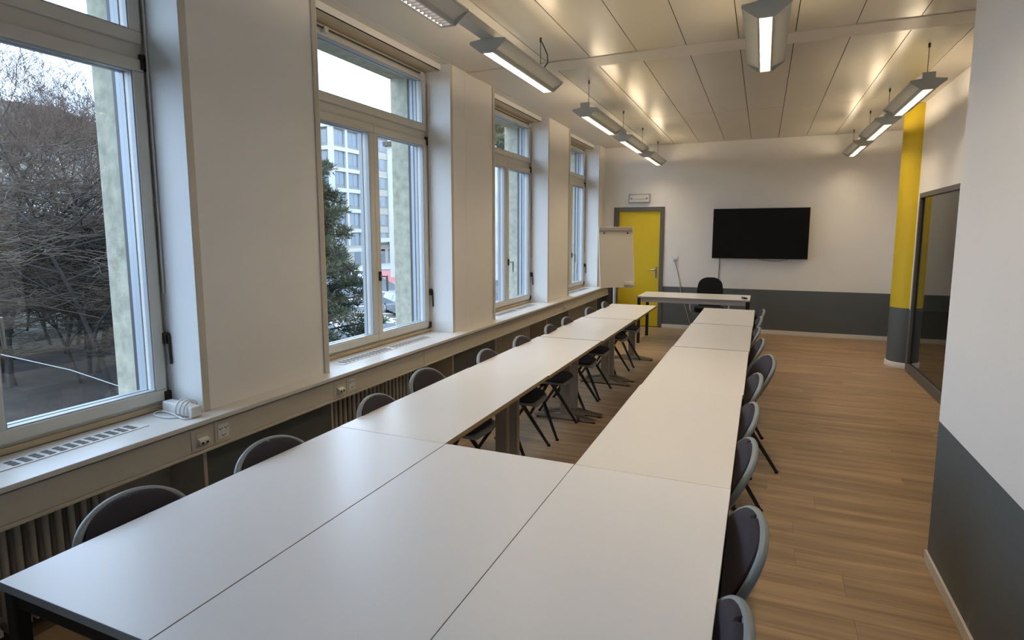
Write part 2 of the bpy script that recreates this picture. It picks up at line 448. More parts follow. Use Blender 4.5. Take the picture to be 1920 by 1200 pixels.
# ------------------------------------------------------------------ back wall, door, skirtings
DX0, DX1, DZ = -2.425, -1.675, 2.085
wb = MB()
for (z0, z1, mi) in ((0, DADO, 1), (DADO, DZ, 0)):
    wb.box(-3.0, DX0, YB, YB + 0.15, z0, z1, mi); wb.box(DX1, 3.4, YB, YB + 0.15, z0, z1, mi)
wb.box(-3.0, 3.4, YB, YB + 0.15, DZ, ZC + 0.02, 0)
struct('wall_back', wb, ['wall_white', 'dado_grey'])
dr = empty('door_1', ((DX0 + DX1) / 2, YB, 0)); tag(dr, kind='structure')
def dpart(name, mb, m, par, bevel=0):
    o = mb.build(name, m, par, bevel)
    if par is dr: o.location = -dr.location
    return o
df = MB(); fw = 0.082
df.box(DX0 - fw, DX0 + .004, YB - .022, YB + .10, 0, DZ + .068); df.box(DX1 - .004, DX1 + fw - .012, YB - .022, YB + .10, 0, DZ + .068)
df.box(DX0 + .004, DX1 - .004, YB - .022, YB + .10, DZ - .004, DZ + .068)
dpart('door_frame', df, 'door_frame', dr, 0.004)
leaf = dpart('door_leaf', MB().box(DX0 + .005, DX1 - .005, YB + .02, YB + .06, .008, DZ - .005), 'yellow_paint', dr, 0.003)
hp = MB().box(DX1 - .075, DX1 - .040, YB + .010, YB + .02, 0.89, 1.09)
dpart('handle_plate', hp, 'steel', leaf, 0.003)
hl = MB().tube([(DX1 - .058, YB + .012, 1.035), (DX1 - .058, YB - .035, 1.035), (DX1 - .07, YB - .04, 1.035), (DX1 - .19, YB - .038, 1.032)], 0.010, 8)
dpart('door_handle', hl, 'steel', leaf)
dpart('threshold', MB().box(DX0, DX1, YB + .012, YB + .1, 0, .006), 'joint_dark', dr)

struct('baseboard_back', MB().box(DX1 + fw - .012, 1.99, YB - 0.014, YB - .0005, 0.0005, 0.068), 'skirting', 0.003)
struct('baseboard_left_corner', MB().box(-2.69, DX0 - fw - .002, YB - 0.014, YB - .0005, 0.0005, 0.068), 'skirting', 0.003)

# ------------------------------------------------------------------ right side: near wall block, far wall, glazed partition, column
wr = MB()
for (z0, z1, mi) in ((0, DADO, 1), (DADO, ZC + 0.02, 0)): wr.box(XR, XR + 0.9, YN, YR, z0, z1, mi)
struct('wall_right', wr, ['wall_white', 'dado_grey'])
struct('baseboard_right', MB().box(XR - 0.013, XR - .0005, YN, YR, 0.0005, 0.062), 'skirting', 0.003)
GY0, GY1, GZ = 3.75, 8.40, 2.145
wf = MB()
for (z0, z1, mi) in ((0, DADO, 1), (DADO, GZ, 0)):
    wf.box(XR2, XR2 + .12, GY1, GY1 + .05, z0, z1, mi); wf.box(XR2 + .30, XR2 + .42, GY1 + 0.05, YB, z0, z1, mi); wf.box(XR2, XR2 + .42, GY1 + .05, GY1 + .30, z0, z1, mi); wf.box(XR2, XR2 + .12, YR, GY0, z0, z1, mi)
wf.box(XR2, XR2 + .12, YR, GY1 + .30, GZ, ZC + .02, 0); wf.box(XR2 + .30, XR2 + .42, GY1 + .05, YB, GZ, ZC + .02, 0); wf.box(XR2 + .12, XR2 + .30, GY1 + .05, GY1 + .30, GZ, ZC + .02, 0)
struct('wall_right_far', wf, ['wall_white', 'dado_grey'])
wc = MB(); wc.box(3.3, 3.4, YR, YB + .1, 0, ZC, 0); wc.box(XR + .9, 3.4, YR - .1, YR, 0, ZC, 0)
struct('wall_corridor', wc, ['corridor'])
struct('wall_front', MB().box(-3.0, XR + .1, YN - .15, YN, 0, ZC + .02), 'wall_white')
gp = empty('glass_partition', (XR2, (GY0 + GY1) / 2, 0)); tag(gp, 'dark framed floor to door height glass partition beside the yellow column', 'partition')
def gpart(name, mb, m, bevel=0):
    o = mb.build(name, m, gp, bevel); o.location = -gp.location; return o
gpart('bottom_rail', MB().box(XR2 - .022, XR2 + .05, GY0, GY1, 0.0, 0.105), 'partition_frame', .004)
gpart('top_rail', MB().box(XR2 - .022, XR2 + .05, GY0, GY1, GZ - .055, GZ), 'partition_frame', .004)
for (y0, y1) in ((GY1 - .05, GY1), (GY0, GY0 + .05), (5.9, 5.95)):
    gpart('stile', MB().box(XR2 - .022, XR2 + .05, y0, y1, 0.105, GZ - .055), 'partition_frame', .003)
for (y0, y1) in ((GY0 + .05, 5.9), (5.95, GY1 - .05)):
    gpart('pane', MB().box(XR2 + .004, XR2 + .010, y0, y1, .105, GZ - .055), 'partition_glass')
cx, cy, cr = 1.735, 8.765, 0.205
co = empty('column', (cx, cy, 0)); tag(co, 'round column painted yellow above a dark grey base band', 'column')
MB().lathe([(cr, 0.0), (cr, 0.755)], n=48).build('base_band', 'dado_grey', co)
MB().lathe([(cr, 0.755), (cr, ZC - .002)], n=48).build('yellow_shaft', 'yellow_paint', co)
MB().lathe([(cr + .015, 0.0), (cr + .015, 0.062), (cr + .008, 0.068), (cr + .001, 0.068)], n=48).build('base_ring', 'skirting', co)

# ------------------------------------------------------------------ window sill, duct, sockets, radiators
sl = tag(MB().box(-2.93, XS, YN + .01, YB - .003, ZS - 0.024, ZS).build('window_sill', 'sill_stone', bevel=0.003), 'long pale window sill running under all the windows', 'window sill')
for (a, b) in WINS:
    g0, g1 = a + 0.22, b - 0.27
    fr = MB().box(-2.838, -2.735, g0, g1, ZS, ZS + 0.004)
    gr = fr.build('vent_grille', 'white_plastic', sl)
    sb = MB(); n = 26
    for i in range(n):
        y0 = g0 + .03 + (g1 - g0 - .06) * i / n
        if i == n // 2: continue
        for (xa, xb) in ((-2.825, -2.803), (-2.798, -2.776), (-2.771, -2.749)):
            sb.box(xa, xb, y0, y0 + (g1 - g0 - .06) / n * .62, ZS + .0041, ZS + .0050)
    tag(sb.build('grille_slots', 'grille_slot', gr), kind='stuff')
du = empty('cable_duct', (-2.6, 4, .56)); tag(du, 'cream cable duct running along the wall below the window sill', 'cable duct')
def upart(name, mb, m, bevel=0, par=None):
    o = mb.build(name, m, par or du, bevel)
    if par is None: o.location = -du.location
    return o
for (a, b) in ((YN + .02, 0.98), (0.985, 4.2), (4.205, 7.6), (7.605, YB - .01)):
    upart('duct_cover', MB().box(XW + .001, -2.588, a, b, 0.575, 0.697), 'cream_duct', .003)
upart('duct_lip', MB().box(XW + .001, -2.576, YN + .02, YB - .01, 0.560, 0.574), 'cream_duct', .002)
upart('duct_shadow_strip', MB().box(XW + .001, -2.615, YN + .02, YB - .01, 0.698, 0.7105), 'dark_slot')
for w, (a, b) in enumerate(WINS):
    for e in (a, b):
        upart('side_panel', MB().box(-2.955, XW + .012, e + (.001 if e == a else -.023), e + (.023 if e == a else -.001), 0.0, 0.559), 'beige_trim', .003)
# sockets on the duct
def data_outlet(y, lab):
    e = empty('data_outlet', (-2.588, y, .63)); tag(e, lab, 'socket', 'data outlets on the duct')
    MB().box(0, .004, -.060, .060, -.052, .062).build('cover_plate', 'cream_plastic', e, .002)
    MB().box(.004, .008, -.034, .034, -.034, .036).build('insert_frame', 'cream_plastic', e, .001)
    MB().prism([(.004, -.022), (.028, -.016), (.028, .004), (.004, .014)], 'y', -.028, .028).build('hood', 'white_plastic', e, .001)
    for s in (-1, 1): MB().box(.0275, .0290, s * .013 - .008, s * .013 + .008, -.016, -.006).build('port', 'dark_slot', e)
def power_outlet(y, lab):
    e = empty('power_outlet', (-2.588, y, .635)); tag(e, lab, 'socket', 'power outlets on the duct')
    MB().box(0, .004, -.052, .052, -.056, .058).build('cover_plate', 'cream_plastic', e, .002)
    MB().box(.004, .0075, -.034, .034, -.036, .040).build('socket_face', 'white_plastic', e, .001)
    h = MB()
    for (cy_, cz_) in ((-.018, .02), (.018, .02), (0, -.018)):
        for (dy, dz) in ((-.009, 0), (.009, 0), (0, -.006)): h.box(.0074, .0082, cy_ + dy - .0028, cy_ + dy + .0028, cz_ + dz - .0028, cz_ + dz + .0028)
    tag(h.build('pin_holes', 'dark_slot', e), kind='stuff')
data_outlet(2.035, 'cream hooded data outlet on the duct below the coiled power strip')
power_outlet(2.165, 'cream triple power socket on the duct, nearest the camera')
data_outlet(3.11, 'cream hooded data outlet on the duct below the second window')
power_outlet(3.235, 'cream triple power socket on the duct below the second window')
data_outlet(8.05, 'cream data outlet on the duct, farthest from the camera')

def radiator(a, b, lab):
    e = empty('radiator', (-2.83, a, 0)); tag(e, lab, 'radiator', 'column radiators under the windows')
    n = int((b - a) / 0.052)
    sec = MB()
    sec.tube([(-.055, 0, .06), (-.055, 0, .50)], .012, 6); sec.tube([(.055, 0, .06), (.055, 0, .50)], .015, 6); sec.tube([(0, 0, .06), (0, 0, .50)], .012, 6)
    sec.box(-.068, .068, -.017, .017, .49, .515); sec.box(-.068, .068, -.017, .017, .045, .07)
    me = sec.mesh('radiator_section', 'radiator')
    for i in range(n): put('radiator_section', me, e, loc=(0, .03 + i * .052, 0))
    MB().tube([(0, 0, .085), (0, n * .052, .085)], .014, 8).build('feed_pipe', 'radiator', e)
    return e
RAD_LAB = ['column radiator under the window nearest the camera', 'column radiator under the second window', 'column radiator under the third window', 'column radiator under the window beside the flip chart']
for k in range(4):
    a, b = WINS[k]; radiator(a + .12, b - .42, RAD_LAB[k])

# ------------------------------------------------------------------ tables
TZ, TT = 0.73, 0.026
def t_table(w, l, lab, group, fancy_edge=True):
    t = empty('folding_table'); tag(t, lab, 'table', group)
    top = MB().box(-w / 2, w / 2, -l / 2, l / 2, TZ - TT, TZ)
    top.m = [1, 0, 1, 1, 1, 1]
    top.build('tabletop', ['table_top_warm', 'edge_wood' if fancy_edge else 'edge_grey'], t, .002)
    for s in (-1, 1):
        y = s * (l / 2 - .085)
        c = MB().prism([(-.045, -.025), (.045, -.025), (.045, .025), (-.045, .025)], 'z', .03, TZ - TT - .02)
        c.build('leg_column', 'leg_metal', t, .008, loc=(0, y, 0))
        MB().box(-.24, .24, y - .02, y + .02, TZ - TT - .022, TZ - TT).build('top_bracket', 'leg_metal', t, .003)
        ft = MB()
        poly = [(-.285, .012), (.285, .012), (.285, .024), (.20, .034), (.05, .060), (-.05, .060), (-.20, .034), (-.285, .024)]
        ft.prism(poly, 'y', y - .03, y + .03)
        fo = ft.build('foot', 'polished_foot', t, .008)
        for q in (-1, 1): MB().lathe([(.018, 0), (.02, .013)], (q * .262, y), 10).build('glide', 'rubber', fo)
    MB().box(-.03, .03, -l / 2 + .11, l / 2 - .11, TZ - TT - .06, TZ - TT - .02).build('beam', 'leg_metal', t, .004)
    return t
def frame_table(w, l, lab, group):
    t = empty('meeting_table'); tag(t, lab, 'table', group)
    top = MB().box(-w / 2, w / 2, -l / 2, l / 2, TZ - TT, TZ); top.m = [1, 0, 1, 1, 1, 1]
    top.build('tabletop', ['table_top', 'edge_grey'], t, .002)
    for sx in (-1, 1):
        for sy in (-1, 1):
            MB().box(-.02, .02, -.02, .02, 0, TZ - TT).build('leg', 'black_steel', t, .004, loc=(sx * (w / 2 - .027), sy * (l / 2 - .027), 0))
    for sx in (-1, 1):
        MB().box(sx * (w / 2 - .027) - .012, sx * (w / 2 - .027) + .012, -l / 2 + .048, l / 2 - .048, TZ - TT - .05, TZ - TT - .001).build('apron', 'black_steel', t, .003)
    for sy in (-1, 1):
        MB().box(-w / 2 + .048, w / 2 - .048, sy * (l / 2 - .027) - .012, sy * (l / 2 - .027) + .012, TZ - TT - .05, TZ - TT - .001).build('apron', 'black_steel', t, .003)
    return t
GT = 'tables pushed together into a U'
y0s = [2.250, 3.637, 5.048, 6.468]; y1s = [3.634, 5.045, 6.465, 7.886]
proto = t_table(.600, 1.40, '', GT)
side_word = ['nearest the camera', 'second from the camera', 'third from the camera', 'nearest the door']
side_word_r = ['nearest the camera', 'second from the camera', 'third from the camera', 'nearest the desk']
for i in range(4):
    t = proto if i == 0 else copy_tree(proto)
    t.location = (-1.875 + .302 + .010 * i, (y0s[i] + y1s[i]) / 2, 0)
    t.location.x = [-1.578, -1.571, -1.560, -1.548][i]
    t['label'] = 'pale folding table on the window side row, ' + side_word[i]
for i in range(4):
    t = copy_tree(proto)
    t.location = ([-.366, -.360, -.354, -.348][i], (y0s[i] + y1s[i]) / 2, 0)
    t['label'] = 'pale folding table on the aisle side row, ' + side_word_r[i]
nt_lab = ['pale grey table in the foreground beside the windows', 'pale grey table in the middle of the foreground', 'pale grey table in the foreground beside the aisle']
tp = frame_table(.602, 1.418, '', GT)
for i, xx in enumerate((-1.575, -.970, -.366)):
    t = tp if i == 0 else copy_tree(tp)
    t.location = (xx, 1.532, 0); t['label'] = nt_lab[i]

# ------------------------------------------------------------------ chairs
def catmull(pts, n):
    out = []
    P = [pts[0]] + list(pts) + [pts[-1]]
    for i in range(1, len(P) - 2):
        for k in range(n):
            t = k / n
            out.append(tuple(0.5 * ((2 * P[i][j]) + (-P[i - 1][j] + P[i + 1][j]) * t + (2 * P[i - 1][j] - 5 * P[i][j] + 4 * P[i + 1][j] - P[i + 2][j]) * t * t + (-P[i - 1][j] + 3 * P[i][j] - 3 * P[i + 1][j] + P[i + 2][j]) * t ** 3) for j in range(len(pts[0]))))
    out.append(pts[-1])
    return out
# profile: x, z, half width, side curl per metre squared
PROF = [(.225, .420, .095, .0), (.218, .438, .150, .1), (.17, .450, .192, .2), (.07, .448, .212, .3), (-.02, .441, .205, .4), (-.066, .452, .186, .45), (-.098, .492, .176, .5), (-.132, .55, .186, .5), (-.165, .61, .201, .5), (-.192, .665, .198, .5), (-.212, .710, .176, .45), (-.225, .742, .142, .4), (-.233, .765, .098, .4), (-.237, .778, .052, .4), (-.238, .782, .010, .4)]
def chair_surface(prof, nsub, nv, shrink, lift):
    pr = catmull(prof, nsub)
    rows = []
    for i, (x, z, hw, cu) in enumerate(pr):
        a = pr[max(i - 1, 0)]; b = pr[min(i + 1, len(pr) - 1)]
        d = Vector((b[0] - a[0], 0, b[1] - a[1])); d.normalize()
        nrm = Vector((-d.z, 0, d.x)); nrm = -nrm if nrm.dot(Vector((.3, 0, .7))) < 0 else nrm
        r = []
        for j in range(nv + 1):
            v = math.sin(PI / 2 * (-1 + 2 * j / nv))
            y = v * max(hw - shrink, .004)
            bulge = lift * (1 - v ** 4) if lift else 0
            r.append(Vector((x, y, z)) + nrm * (cu * y * y + bulge))
        rows.append(r)
    return rows
def grid_faces(nr, nv):
    return [(i * (nv + 1) + j, i * (nv + 1) + j + 1, (i + 1) * (nv + 1) + j + 1, (i + 1) * (nv + 1) + j) for i in range(nr - 1) for j in range(nv)]
def make_chair():
    c = empty('shell_chair')
    rows = chair_surface(PROF, 4, 14, 0, 0)
    mb = MB().add([p for r in rows for p in r], grid_faces(len(rows), 14), 0, True)
    sh = mb.build('shell', 'shell_grey', c)
    so = sh.modifiers.new('thick', 'SOLIDIFY'); so.thickness = .012; so.offset = 0
    loop = [r[0] for r in rows] + [rows[-1][7]] + [r[-1] for r in rows[::-1]] + [rows[0][7], rows[0][0]]
    rad = [.008 + .006 * min(1, max(0, (p.z - .44) / .12)) for p in loop]
    MB().tube(loop, rad, 10, caps=False).build('rim', 'shell_grey', c)
    pr = [(.210, .446, .12, .1)] + list(PROF[2:-3]) + [(-.230, .756, .105, .4), (-.233, .765, .072, .4), (-.2345, .770, .030, .4)]
    rows = chair_surface(pr, 4, 12, .018, .012)
    mb = MB().add([p + Vector((.006, 0, .005)) for r in rows for p in r], grid_faces(len(rows), 12), 0, True)
    pd = mb.build('pad', 'pad_fabric', c)
    so = pd.modifiers.new('thick', 'SOLIDIFY'); so.thickness = .026; so.offset = 0
    for s in (-1, 1):
        top = Vector((.0, s * .135, .365))
        MB().tube([(.06, s * .12, .43), tuple(top + Vector((.008, 0, .02))), (.215, s * .245, 0.006)], [.012, .017, .011], 8).build('leg', 'black_steel', c)
        MB().tube([(-.05, s * .12, .43), tuple(top + Vector((-.008, 0, .02))), (-.240, s * .245, 0.006)], [.012, .017, .011], 8).build('leg', 'black_steel', c)
        for fx in (.215, -.240): MB().lathe([(.013, 0), (.014, .016)], (fx, s * .245), 10).build('foot_cap', 'rubber', c)
    MB().box(-.06, .08, -.15, .15, .412, .430).build('seat_mount', 'black_steel', c, .004)
    return c
chair0 = make_chair()
used = [False]
def place_chair(x, y, rz, label, group):
    o = chair0 if not used[0] else copy_tree(chair0)
    used[0] = True
    o.location = (x, y, 0); o.rotation_euler = (0, 0, rz)
    tag(o, label, 'chair', group)
rc = random.Random(5)
LY = [1.24, 1.82, 2.60, 3.23, 4.00, 4.65, 5.37, 5.93, 6.85, 7.52]
LX = [-1.735, -1.70, -1.70, -1.78, -1.69, -1.67, -1.65, -1.66, -1.665, -1.64]
LR = [0.02, -0.05, 0.08, -0.04, 0.03, -0.03, 0.05, 0.0, -0.06, 0.03]
for i in range(10):
    lab = 'grey shell chair with dark padded back, ' + ('nearest the camera on the window side' if i == 0 else ('farthest from the camera on the window side' if i == 9 else ORD[i] + ' from the camera on the window side'))
    place_chair(LX[i], LY[i], LR[i], lab, 'chairs on the window side')
RY = [1.34, 1.875, 2.60, 3.20, 3.92, 4.56, 5.32, 5.97, 6.75, 7.44]
RX = [-.226, -.197, -.228, -.225, -.208, -.130, -.190, -.225, -.210, -.185]
RR = [0.10, 0.17, 0.12, 0.12, 0.14, 0.26, 0.08, 0.05, 0.08, 0.10]
for i in range(10):
    lab = 'grey shell chair with dark padded back, ' + ('nearest the camera on the aisle side' if i == 0 else ('farthest from the camera on the aisle side' if i == 9 else ORD[i] + ' from the camera on the aisle side'))
    place_chair(RX[i], RY[i], PI + RR[i], lab, 'chairs on the aisle side')

# ------------------------------------------------------------------ suspended luminaires
ZL = 2.838
def make_lamp(l):
    e = empty('suspended_lamp')
    n = int(l / .040)
    # trough sides and end plates
    for s in (-1, 1):
        MB().box(s * .0365 - .0035 if s > 0 else -.043, s * .0365 + .0065 if s > 0 else -.033, -l / 2, l / 2, 0, .040).build('trough_side', 'lamp_grey', e)
    lv = MB()
    for i in range(n + 1):
        y = -l / 2 + .012 + (l - .024) * i / n
        lv.box(-.033, .033, y - .0018, y + .0018, .002, .024)
    lo = lv.build('louvre_blades', 'louvre', e); tag(lo, kind='stuff')
    MB().add([(-.032, -l / 2 + .005, .028), (.032, -l / 2 + .005, .028), (.032, l / 2 - .005, .028), (-.032, l / 2 - .005, .028)], [(0, 3, 2, 1)]).build('down_tube', 'lamp_down', e)
    body = MB().prism([(-.036, .036), (.036, .036), (.036, .088), (-.036, .088)], 'y', -l / 2, l / 2); body.build('body', 'lamp_grey', e, .002)
    for s in (-1, 1):
        p = [(s * .043, .030), (s * .122, .064), (s * .122, .070), (s * .043, .036)]
        if s < 0: p = p[::-1]
        MB().prism(p, 'y', -l / 2, l / 2).build('wing', 'lamp_wing', e)
        MB().prism([(s * .119, .064), (s * .125, .064), (s * .125, .078), (s * .119, .078)] if s > 0 else [(-.125, .064), (-.119, .064), (-.119, .078), (-.125, .078)], 'y', -l / 2, l / 2).build('wing_rim', 'lamp_wing', e)
        q = [(s * .0375, -l / 2 + .02, .046), (s * .0375, l / 2 - .02, .046), (s * .0375, l / 2 - .02, .086), (s * .0375, -l / 2 + .02, .086)]
        MB().add(q, [(0, 1, 2, 3) if s > 0 else (0, 3, 2, 1)]).build('up_tube', 'lamp_up', e)
        MB().prism([(-.045, .0), (.045, .0), (.127, .062), (.127, .080), (.045, .090), (-.045, .090), (-.127, .080), (-.127, .062)], 'y', s * l / 2 - .003, s * l / 2 + .003).build('end_plate', 'lamp_grey', e)
    return e
lamp0 = make_lamp(1.18)
lamp_parts = list(lamp0.children)
lused = [False]
def place_lamp(x, y, label, rail=(), cables=(), group='suspended ceiling lamps', flex=None):
    if not lused[0]: o = lamp0
    else:
        o = lamp0.copy(); COL.objects.link(o)
        for ch in lamp_parts:
            c = ch.copy(); COL.objects.link(c); c.parent = o
            if c.material_slots and c.material_slots[0].link == 'OBJECT': c.material_slots[0].link = 'DATA'
    lused[0] = True
    o.location = (x, y, ZL); tag(o, label, 'lamp', group)
    for (a, b) in rail:
        MB().box(-.046, .046, a - y, b - y, .0885, .138).build('mounting_rail', 'lamp_grey', o, .002)
    for c in cables:
        m = MB().tube([(0, c - y, .138), (0, c - y, ZC - ZL)], .0028, 6); m.lathe([(.009, ZC - ZL - .035), (.009, ZC - ZL)], (0, c - y), 8)
        m.build('suspension_cable', 'cable_dark', o)
    if flex is not None:
        c = flex - y
        m = MB().tube([(0, c, ZC - ZL - .02), (.012, c + .03, .33), (.03, c + .075, .27), (.03, c + .085, .21), (.012, c + .05, .165), (0, c + .01, .138)], .005, 6)
        m.build('supply_cable', 'cable_dark', o)
XL_, XM_, XRR = -1.69, -0.04, 1.178
place_lamp(XL_, 2.48, 'suspended lamp above the window side, cut by the top of the picture', rail=[(1.2, 3.6)], cables=[2.95])
for ch in lamp0.children:                      # this one is dimmed
    if ch.name.startswith(('down_tube', 'up_tube')):
        ch.material_slots[0].link = 'OBJECT'; ch.material_slots[0].material = MATS['lamp_dimmed']
place_lamp(XL_, 4.18, 'suspended lamp between the second and third window, before the ceiling strip', rail=[(3.601, 4.79)], cables=[4.58], flex=4.58)
place_lamp(XL_, 6.45, 'suspended lamp on the window side, just beyond the ceiling strip', rail=[(5.86, 7.6)], cables=[6.0])
place_lamp(XL_, 8.19, 'suspended lamp on the window side, second from the back wall', rail=[(7.601, 9.25)], cables=[7.48 + .14, 8.91])
place_lamp(XL_, 9.85, 'suspended lamp on the window side, nearest the back wall', rail=[(9.251, 10.44)], cables=[10.29])
place_lamp(XM_, 4.22, 'suspended lamp in the middle of the ceiling with glowing louvre', rail=[(3.0, 4.81)], cables=[4.6])
place_lamp(XM_, 2.40, 'suspended lamp above the aisle side tables, nearest the camera', rail=[(1.81, 2.99)], cables=[2.1])
place_lamp(XRR, 6.50, 'suspended lamp on the column side, nearest the camera', rail=[(5.91, 7.6)], cables=[5.98])
place_lamp(XRR, 8.19, 'suspended lamp on the column side, middle of the three', rail=[(7.601, 9.25)], cables=[7.62, 8.87])
place_lamp(XRR, 9.88, 'suspended lamp on the column side, nearest the back wall', rail=[(9.251, 10.47)], cables=[10.34])

# ------------------------------------------------------------------ far end: television, sign, desk, chair, flip chart
tv = empty('television', (-.053, YB, 1.678)); tag(tv, 'large black flat television on the back wall', 'television')
MB().box(-.732, .732, -.095, -.052, -.416, .416).build('casing', 'black_plastic', tv, .004)
MB().box(-.722, .722, -.0965, -.0952, -.404, .408).build('screen', 'tv_screen', tv)
MB().box(-.25, .25, -.052, -.001, -.2, .2).build('wall_mount', 'black_steel', tv)
MB().tube([(-.607, -.03, -.40), (-.609, -.012, -.45), (-.612, -.008, -.60), (-.612, -.008, -.86)], .005, 6).build('power_lead', 'cable_dark', tv)
MB().tube([(-.05, -.03, -.40), (.05, -.012, -.435), (.17, -.010, -.455), (.30, -.010, -.455), (.42, -.012, -.43), (.5, -.03, -.40)], .004, 6).build('loose_lead', 'cable_dark', tv)

sg = empty('emergency_light', (-2.05, YB, 2.305)); tag(sg, 'small rectangular emergency light box above the yellow door', 'emergency light')
MB().box(-.19, .19, -.055, -.001, -.078, .078).build('housing', 'bar_grey', sg, .004)
MB().box(-.172, .172, -.060, -.0552, -.062, .062).build('cover', 'board_white', sg, .003)
MB().tube([(-.12, -.064, 0), (.12, -.064, 0)], .010, 8).build('tube', 'white_plastic', sg)
for s in (-1, 1): MB().lathe([(.014, -.014), (.014, .014)], (s * .135, -.064), 8).build('tube_holder', 'bar_grey', sg)

sk = empty('wall_socket', (-1.405, YB, 1.232)); tag(sk, 'small white wall socket with plug between door and television', 'socket')
MB().box(-.042, .042, -.010, -.0005, -.045, .045).build('cover_plate', 'white_plastic', sk, .003)
MB().box(-.02, .022, -.045, -.0105, -.035, .003).build('plug', 'light_plastic', sk, .004)
MB().tube([(-.0, -.03, -.035), (.02, -.012, -.10), (.06, -.008, -.25), (.095, -.008, -.40), (.12, -.008, -.58), (.3, -.02, -1.15)], .006, 6).build('lead', 'light_plastic', sk)

dk = empty('desk', (-.928, 9.39, 0)); tag(dk, 'pale teacher desk with dark legs in front of the back wall', 'desk')
dw, dd = 1.60, .80
tp_ = MB().box(-dw / 2, dw / 2, -dd / 2, dd / 2, TZ - .024, TZ); tp_.m = [1, 0, 1, 1, 1, 1]
tp_.build('desktop', ['table_top_warm', 'edge_grey'], dk, .002)
for sx in (-1, 1):
    for sy in (-1, 1): MB().box(-.022, .022, -.022, .022, 0, TZ - .025).build('leg', 'black_steel', dk, .004, loc=(sx * (dw / 2 - .03), sy * (dd / 2 - .03), 0))
for sy in (-1, 1): MB().box(-dw / 2 + .053, dw / 2 - .053, sy * (dd / 2 - .03) - .013, sy * (dd / 2 - .03) + .013, TZ - .085, TZ - .0245).build('apron', 'light_plastic', dk, .003)
for sx in (-1, 1): MB().box(sx * (dw / 2 - .03) - .013, sx * (dw / 2 - .03) + .013, -dd / 2 + .053, dd / 2 - .053, TZ - .085, TZ - .0245).build('apron', 'light_plastic', dk, .003)
rm = empty('remote_control', (-.205, 9.22, TZ), 0.25); tag(rm, 'small black remote control on the right end of the desk', 'remote control')
MB().box(-.03, .03, -.075, .075, 0, .020).build('body', 'black_plastic', rm, .006)
kb = MB()
for i in range(4):
    for j in range(2): kb.box(-.018 + j * .02, -.004 + j * .02, -.055 + i * .025, -.042 + i * .025, .0195, .022)
kb.build('buttons', 'cable_dark', rm)

oc = empty('office_chair', (-.745, 9.95, 0), -PI / 2 + .06); tag(oc, 'black upholstered office swivel chair behind the desk', 'chair')
pr = [(-.215, .46, .14, .02), (-.235, .54, .19, .03), (-.25, .65, .205, .04), (-.262, .78, .200, .045), (-.268, .88, .178, .045), (-.272, .94, .120, .04), (-.273, .962, .05, .04)]
rows = chair_surface(pr, 5, 12, 0, 0)
bk = MB().add([p for r in rows for p in r], grid_faces(len(rows), 12), 0, True).build('backrest', 'black_fabric', oc)
q = bk.modifiers.new('thick', 'SOLIDIFY'); q.thickness = .06; q.offset = 0
st = MB(); pts = [(math.cos(a) * (.235 + .0 * k), math.sin(a) * .235) for k, a in enumerate([2 * PI * i / 28 for i in range(28)])]
pts = [(max(-.22, min(.24, x * 1.12)), max(-.225, min(.225, y * 1.1))) for x, y in pts]
st.prism(pts, 'z', .425, .495); st.build('seat', 'black_fabric', oc, .02)
MB().box(-.30, -.10, -.04, .04, .40, .424).build('back_bracket', 'black_steel', oc, .004)
MB().tube([(-.29, 0, .41), (-.315, 0, .46), (-.315, 0, .60)], .018, 8).build('back_post', 'black_steel', oc)
MB().lathe([(.03, .09), (.03, .25), (.02, .25), (.02, .424)], (0, 0), 16).build('gas_column', 'black_plastic', oc)
for k in range(5):
    a = 2 * PI * k / 5 + .3
    d = Vector((math.cos(a), math.sin(a), 0))
    MB().tube([d * .02 + Vector((0, 0, .11)), d * .29 + Vector((0, 0, .075))], [.026, .016], 8).build('base_arm', 'black_plastic', oc)
    n_ = Vector((-d.y, d.x, 0)) * .02
    cs = d * .29 + Vector((0, 0, .03))
    MB().tube([cs - n_, cs + n_], .029, 12).build('caster', 'rubber', oc)
for s in (-1, 1):
    MB().tube([(.10, s * .21, .43), (.11, s * .275, .42), (.06, s * .295, .48), (-.06, s * .30, .60), (-.10, s * .30, .655)], .012, 8).build('armrest_support', 'light_plastic', oc)
    MB().box(-.16, .10, s * .30 - .03, s * .30 + .03, .655, .682).build('armrest_pad', 'black_plastic', oc, .01)

# flip chart
fA, fB = Vector((-2.335, 9.12, 0)), Vector((-1.855, 9.40, 0))
fd = (fB - fA); fwid = fd.length; frz = math.atan2(fd.y, fd.x)
fc = empty('flip_chart', (fA + fB) / 2, frz); tag(fc, 'white flip chart on a single post stand before the yellow door', 'flip chart')
lean = -0.165
def fl_(mb, name, m, bevel=0, par=None):
    o = mb.build(name, m, par or fc, bevel)
    if par is None: o.location = (0, 0, .83); o.rotation_euler = (lean, 0, 0)
    return o
hw = fwid / 2
bd = fl_(MB().box(-hw, hw, -.012, .008, 0, .97), 'board', 'board_white', .004)
fl_(MB().box(-hw - .004, hw + .004, -.014, .010, -.003, .004), 'bottom_edge', 'white_plastic')
for s in (-1, 1): fl_(MB().box(s * hw - .004, s * hw + .004, -.014, .010, .004, .97), 'side_edge', 'white_plastic')
cb = fl_(MB().box(-hw + .005, hw - .005, -.034, -.0125, .900, .965), 'clamp_bar', 'bar_grey', .006)
for s in (-1, 1):
    k = MB().tube([(s * (hw - .085), -.012, .868), (s * (hw - .085), -.030, .868)], .013, 10)
    fl_(k, 'paper_peg', 'black_plastic')
er = MB().box(hw - .165, hw - .030, -.055, -.013, .030, .085)
fl_(er, 'marker_tray', 'white_plastic', .008)
MB().tube([(0, .13, .03), (0, .13, 1.25)], .024, 12).build('post', 'white_plastic', fc)
